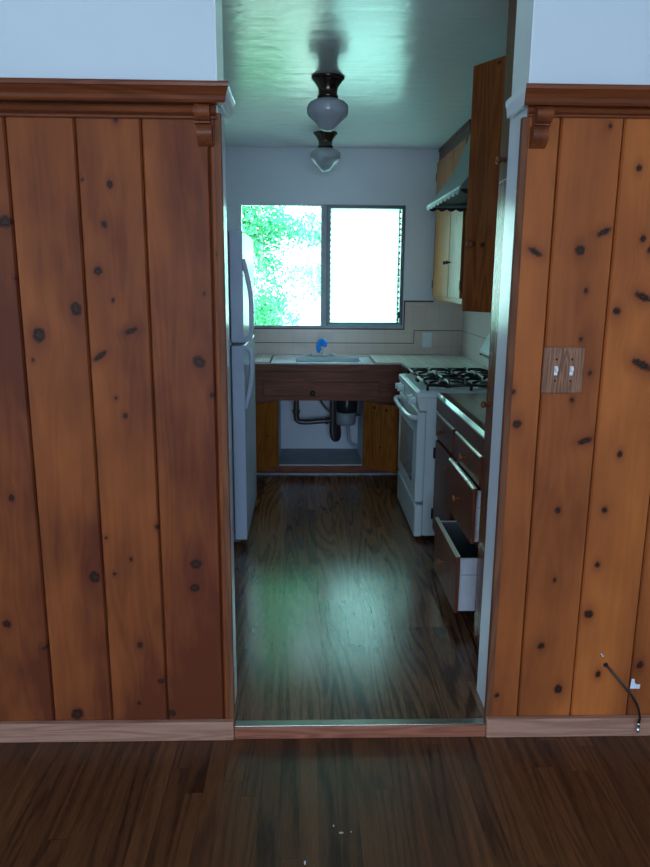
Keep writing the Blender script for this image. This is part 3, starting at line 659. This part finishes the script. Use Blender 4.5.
# ------------------------------------------------------------------ pantry
PX = .70; PY0, PY1 = .195, .575
pc = thing('pantry_cabinet', 'tall varnished wood pantry cupboard just inside the doorway on the right', 'cabinet', (1.0, .38, ZK))
b = MB(); b.box(PX+.020, XR-.004, PY0, PY1-.0, ZK, ZC-.004); b.build('body', M_CAB, pc)
du = box1(PX, PX+.0195, PY0+.002, PY1, 1.852, ZC-.01, .002).build('upper_door', M_PANTRYU, pc)
dl = box1(PX, PX+.0195, PY0+.002, PY1, ZK+.004, 1.846, .002).build('lower_door', M_PANTRY, pc)
knob('door_knob', (PX, .505, 1.915), '-x', M_KNOB, du, .014); knob('door_knob', (PX, .525, 1.040), '-x', M_KNOB, dl, .014)
b = box1(PX+.001, PX+.019, PY0+.004, PY1-.003, 1.8465, 1.8515); b.build('gap_strip', M_EDGE, pc)

# ------------------------------------------------------------------ wall cabinets
UX = 1.03
uc = thing('wall_cabinet', 'wooden wall cabinet with its tall orange door swung open, beside the pantry', 'cabinet', (1.15, 1.1, 1.36))
b = MB()
b.box(UX, UX+.02, PY1+.01, .655, 1.365, 2.40); b.box(UX, UX+.02, 1.245, 1.60, 1.365, 2.40); b.box(UX, UX+.02, .655, 1.245, 1.365, 1.395); b.box(UX, UX+.02, .655, 1.245, 2.37, 2.40)
b.box(UX+.02, XR-.009, PY1+.01, PY1+.03, 1.365, 2.40); b.box(UX+.02, XR-.009, 1.58, 1.60, 1.365, 2.40); b.box(UX+.02, XR-.009, PY1+.03, 1.58, 1.365, 1.385); b.box(UX+.02, XR-.009, PY1+.03, 1.58, 2.38, 2.40)
b.box(UX+.02, XR-.02, PY1+.03, 1.58, 1.87, 1.89); b.box(XR-.019, XR-.009, PY1+.03, 1.58, 1.385, 2.38)
b.build('carcass', M_DOORWOOD, uc)
b = MB(); b.box(UX-.001, XR-.009, PY1+.01, 1.60, 2.4005, ZC-.002); b.build('top_rail', M_CABY, uc)
ang = math.radians(31.3); dv = Vector((-math.sin(ang), math.cos(ang), 0)); w = .594
b = MB(); b.box(0, w, 0, .019, 1.364, 2.40, .002)
b.bm.transform(Matrix.Translation((UX-.003, .661, 0)) @ Matrix.Rotation(math.atan2(dv.y, dv.x), 4, 'Z') @ Matrix.Translation((0, -.019, 0)))
do = b.build('open_door', M_OPENDOOR, uc)
nrm = Vector((-math.cos(ang), -math.sin(ang), 0))
kc = Vector((UX-.003, .661, 0))+dv*(w-.055)
b = MB(); b.lathe([(.009, 0), (.007, .008), (.014, .016), (.018, .024), (.014, .031), (.004, .033)], (0, 0, 0), 'z', 18)
b.bm.transform(Matrix.Translation(kc+Vector((0, 0, 1.660))) @ Vector((0, 0, 1)).rotation_difference(nrm).to_matrix().to_4x4()); b.build('door_knob', M_KNOB, do)
for z in (1.47, 2.3): b = MB(); b.lathe([(.006, -.03), (.006, .03)], (UX-.010, .652, z), 'z', 8); b.build('hinge', M_BLACK, do)

uf = thing('wall_cabinet', 'pale wooden wall cabinet with two tall closed doors between hood and window wall', 'cabinet', (1.15, 3.1, 1.36))
FY0, FY1 = 2.60, YB-.011
b = MB(); b.box(UX, XR-.009, FY0, FY1, 1.37, 2.395); b.build('carcass', M_PALEDOOR, uf)
b = MB(); b.box(UX-.001, XR-.009, FY0, FY1, 2.396, ZC-.002); b.box(UX-.008, UX-.0015, FY0, FY1, 2.466, ZC-.002); b.build('top_rail', M_CABY, uf)
for ya, yb, kn, hy in ((FY0+.01, 3.000, 2.960, FY0+.008), (3.012, FY1-.02, 3.055, FY1-.016)):
    d = box1(UX-.018, UX-.001, ya, yb, 1.385, 2.385, .003).build('cabinet_door', M_PALEDOOR, uf)
    knob('door_knob', (UX-.018, kn, 1.625), '-x', M_BLACK, d, .014)
    for z in (1.47, 2.28): box1(UX-.0225, UX-.0185, hy-.006, hy+.010, z-.030, z+.030, .001).build('hinge', M_BLACK, d)
b = MB()
n = 14; zt = 1.3695; poly = [(FY0, zt), (FY1, zt)]
L_ = FY1-FY0
for i in range(n*6, -1, -1):
    t = i/(n*6); poly.append((FY0+L_*t, zt-.012-.012*abs(math.sin(PI*n*t))))
b.prism(poly, 'x', UX-.002, UX+.014); b.build('scalloped_valance', M_PALEDOOR, uf)

# range hood
HY0, HY1 = 1.615, 2.592
hd = thing('range_hood', 'grey-green metal range hood with curved front and scalloped lower edge', 'range hood', (1.1, 2.1, 1.92))
curve = spline([(1.035, 0, ZC-.06), (1.018, 0, 2.36), (.956, 0, 2.214), (.905, 0, 2.125), (.852, 0, 2.057), (.782, 0, 1.972)], 6)
poly = [(p.x, p.z) for p in curve]+[(.782, 1.962), (.792, 1.962), (.86, 2.045), (.965, 2.21), (1.04, 2.35), (1.055, ZC-.06)]
b = MB(); vs = b.prism(poly, 'y', HY0+.002, HY1-.002, smooth=False); b.build('curved_front', M_HOOD, hd)
for y0, y1 in ((HY0+.0, HY0+.0018), (HY1-.0018, HY1)):
    b = MB(); b.prism([(p.x, p.z) for p in curve]+[(.782, 1.955), (XR-.01, 1.955), (XR-.01, ZC-.06)], 'y', y0, y1); b.build('side_panel', M_HOOD, hd)
box1(.774, .782, HY0, HY1, 1.9635, 1.968, .001).build('bright_edge', M_HOODE, hd); box1(.771, .7743, HY0, HY1, 1.956, 1.959, .0005).build('bright_edge', M_HOODE, hd)
b = MB(); n = 9; zt = 1.962; poly = [(HY0, zt), (HY1, zt)]
for i in range(n*6, -1, -1):
    t = i/(n*6); poly.append((HY0+(HY1-HY0)*t, zt-.014-.016*abs(math.sin(PI*n*t))))
b.prism(poly, 'x', .7745, .7815); b.build('scalloped_skirt', M_HOOD, hd)
n = 8
for yy in (HY0+.002, HY1-.003):
    poly = [(.783, 1.954), (XR-.02, 1.954)]
    for i in range(n*6, -1, -1):
        t = i/(n*6); poly.append((.783+(XR-.02-.783)*t, 1.946-.014*abs(math.sin(PI*n*t))))
    b = MB(); b.prism(poly, 'y', yy-.002, yy+.001); b.build('scalloped_skirt', M_DARK, hd, label='scalloped side skirt with shade painted black')  # black colour puts the shade under the hood into these skirts
b = MB(); b.box(.80, XR-.012, HY0+.01, HY1-.01, 1.972, 1.984); b.build('filter_panel', M_DARK, hd)

# ------------------------------------------------------------------ ceiling lights
def lamp(loc, label):
    t = thing('ceiling_light', label, 'ceiling light', loc, 'opal glass schoolhouse ceiling lights'); x, y, z = loc
    b = MB(); b.lathe([(.083, 0), (.084, -.006), (.080, -.011), (.072, -.015), (.071, -.020), (.060, -.034), (.050, -.050), (.048, -.062), (.048, -.082), (.053, -.087), (.053, -.096), (.046, -.0995)], (x, y, z-.0005), 'z', 36); b.build('metal_fitter', M_BRONZE, t)
    b = MB(); b.lathe([(.045, -.1005), (.062, -.105), (.086, -.116), (.101, -.130), (.1045, -.140), (.1045, -.168), (.100, -.178), (.086, -.191), (.068, -.206), (.051, -.224), (.039, -.239), (.025, -.250), (.006, -.254)], (x, y, z), 'z', 40)
    b.build('glass_shade', M_OPAL, t); return t
l1 = lamp((.110, 1.72, ZC), 'opal glass ceiling light with bronze fitter, the larger nearer one')
l2 = l1.copy(); COL.objects.link(l2); l2.location = (.135, 3.08, ZC); l2['label'] = 'opal glass ceiling light hanging farther back, close to the window wall'
for ch in list(l1.children): c = ch.copy(); COL.objects.link(c); c.parent = l2

# ------------------------------------------------------------------ wall plates and cable
so = thing('light_switch', 'white rocker switch plate on the tiled backsplash right of the window', 'light switch', (.985, YB-.01, 1.03))
b = MB(); b.box(.948, 1.026, YB-.0145, YB-.0085, .968, 1.088, .003); b.build('plate', M_WHITEPL, so)
b = MB(); b.box(.971, 1.003, YB-.0195, YB-.0147, .995, 1.061, .002); b.build('rocker', M_WHITEPL, so)
wp = thing('switch_plate', 'square rustic wooden switch plate with two white toggles on the pine wall', 'switch plate', (.776, 0, 1.24))
b = MB(); b.box(.713, .837, -.0110, -.0004, 1.168, 1.309, .004); b.build('wooden_plate', M_PLATE, wp)
for x in (.752, .799):
    b = MB(); b.box(x-.005, x+.005, -.0135, -.0112, 1.224, 1.252, .001); b.box(x-.004, x+.004, -.0240, -.0125, 1.234, 1.248, .002, rot=('X', -.35), piv=(x, -.012, 1.238)); b.build('toggle', M_WHITEPL, wp)
    for z in (1.207, 1.272):
        b = MB(); b.lathe([(.0036, -.0105), (.0036, -.0118), (.002, -.0125)], (x, 0, z), 'y', 10); b.build('screw', M_BLACK, wp)
cb = thing('coaxial_cable', 'short black cable poking from a hole low in the right pine wall', 'cable', (1.0, 0, .25))
b = MB(); b.tube(spline([(1.000, .006, .254), (1.004, -.008, .250), (1.030, -.035, .222), (1.070, -.050, .175), (1.098, -.048, .130), (1.113, -.042, .085), (1.113, -.038, .062)], 7), .0042, 10); b.build('jacket', M_CABLE, cb)
b = MB(); b.lathe([(.0058, 0), (.0062, -.003), (.0062, -.013), (.0050, -.016)], (1.113, -.038, .062), 'z', 12); b.build('crimp_collar', M_CHROME, cb)
b = MB(); b.lathe([(.0042, -.0165), (.0042, -.020), (.0070, -.022), (.0070, -.032), (.0055, -.034), (.001, -.038)], (1.113, -.038, .062), 'z', 6); b.build('connector', M_CHROME, cb)
b = MB(); b.lathe([(.0085, 0), (.0085, .0003)], (1.000, -.0012, .254), 'y', 16)
o = b.build('cable_hole', M_DARK, cb)
b = MB(); b.prism([(1.090, .166), (1.123, .165), (1.124, .181), (1.112, .181), (1.104, .188), (1.103, .201), (1.093, .202)], 'y', -.0012, -.0003)
o = b.build('sticker', M_PAPER); o['label'] = 'torn white sticker on the pine boards beside the black cable'; o['category'] = 'sticker'
for i, (x, y, lx, ly, a, lab) in enumerate(((0.0, -.531, .0025, .007, .5, 'largest white paint chip on the front oak floor, nearest the viewer'), (.100, -.430, .006, .003, .1, 'flat pale paint chip, middle of three crumbs on the oak floor'), (.080, -.404, .002, .004, -.3, 'narrow pale paint chip, left of three crumbs on the oak floor'), (.128, -.427, .002, .002, 0, 'tiny pale paint chip, right of three crumbs on the oak floor'))):
    b = MB(); poly = [(x+math.cos(t+a)*lx*(1+.25*math.sin(t*3+i)), y+math.sin(t+a)*ly*(1+.2*math.cos(t*2))) for t in [k*PI/4 for k in range(8)]]
    b.prism(poly, 'z', .0002, .002); o = b.build('paint_chip', M_PAPER if i == 0 else M_EDGE); o['label'] = lab; o['category'] = 'paint chip'; o['group'] = 'paint chips on the oak floor'

b = MB(); b.lathe([(.0025, -.0012), (.0035, -.0022), (.0055, -.0022), (.006, -.0003), (.0025, -.0003)], (.985, 0, .290), 'y', 16)
o = b.build('wall_anchor', M_CHROME); o['label'] = 'tiny round wall anchor in the pine board just above the black cable'; o['category'] = 'wall anchor'

# ------------------------------------------------------------------ garden outside
struct('ground', box1(-30, 30, 4.4, 60, -1.2, -1.0), M_GRASS)
def tree(loc, label, seed, crown_c, rx, ry, rz, nleaf, lean=0.0, size=.055, voids=(), ncl=38):
    rnd = random.Random(seed); t = thing('tree', label, 'tree', loc, 'trees outside the kitchen window'); x0, y0, z0 = loc
    top = Vector((x0+lean, y0, crown_c[2]+rz*.5))
    b = MB(); b.tube(spline([(x0, y0, z0), (x0+lean*.4, y0, z0+(top.z-z0)*.45), tuple(top)], 6), [.06-.0035*i for i in range(13)], 8)
    for i in range(9):
        h = .35+.6*i/9; p = Vector((x0+lean*h, y0, z0+(top.z-z0)*h)); a = rnd.uniform(0, 2*PI); q = p+Vector((math.cos(a)*rx*.7, math.sin(a)*ry*.7, rz*.35)); mid = (p+q)/2+Vector((0, 0, -.1))
        b.tube(spline([p, mid, q], 4), [.022-.002*k for k in range(9)], 6)
    b.build('trunk', M_BARK, t)
    verts, faces = [], []
    clumps = [(Vector((crown_c[0]+rnd.gauss(0, rx*.5), crown_c[1]+rnd.gauss(0, ry*.4), crown_c[2]+rnd.uniform(-1, 1)*rz)), rnd.uniform(.2, .5)) for _ in range(ncl)]
    k = 0
    while k < nleaf:
        c, r = rnd.choice(clumps); d = Vector((rnd.gauss(0, 1), rnd.gauss(0, 1), rnd.gauss(0, .7))).normalized()*r*rnd.random()**.4; p = c+d; k += 1
        if any(abs(p.x-v[0]) < v[2] and abs(p.z-v[1]) < v[3] for v in voids): continue
        n = Vector((rnd.gauss(0, 1), rnd.gauss(0, 1), rnd.gauss(0, 1)+.8)).normalized(); u = n.orthogonal().normalized(); u.rotate(Matrix.Rotation(rnd.uniform(0, 6.28), 3, n)); v = n.cross(u)
        L = size*rnd.uniform(.7, 1.4); i = len(verts)
        verts += [tuple(p-u*L), tuple(p+v*L*.42-n*L*.12), tuple(p+u*L), tuple(p-v*L*.42-n*L*.12)]; faces += [(i, i+1, i+2), (i, i+2, i+3)]
    me = bpy.data.meshes.new('foliage'); me.from_pydata([(a-x0, b_-y0, c-z0) for a, b_, c in verts], [], faces); me.materials.append(M_LEAF)
    o = bpy.data.objects.new('foliage', me); COL.objects.link(o); o.parent = t
vd = ((.03, 2.62, .32, .22), (.15, .85, .25, .35))
tree((-.55, 8.6, -1), 'leafy green tree filling the left window pane', 3, (-.64, 8.6, 3.1), .58, .45, 2.9, 30000, -.2, size=.036, voids=vd, ncl=150)
tree((.3, 11.6, -1), 'slender pale-trunked tree seen through the left pane near the mullion', 7, (.30, 11.8, 3.2), .5, .3, 2.9, 14000, -.30, size=.042, voids=vd, ncl=80)
tree((-2.3, 9.6, -1), 'leafy tree left of the window view, behind the refrigerator', 11, (-2.6, 9.6, 2.6), .7, .7, 2.0, 6000, ncl=60)
tree((1.5, 10.5, -1), 'blurred tree behind the frosted louvres', 17, (1.45, 10.5, 2.2), .6, .6, 2.6, 7000, ncl=70)
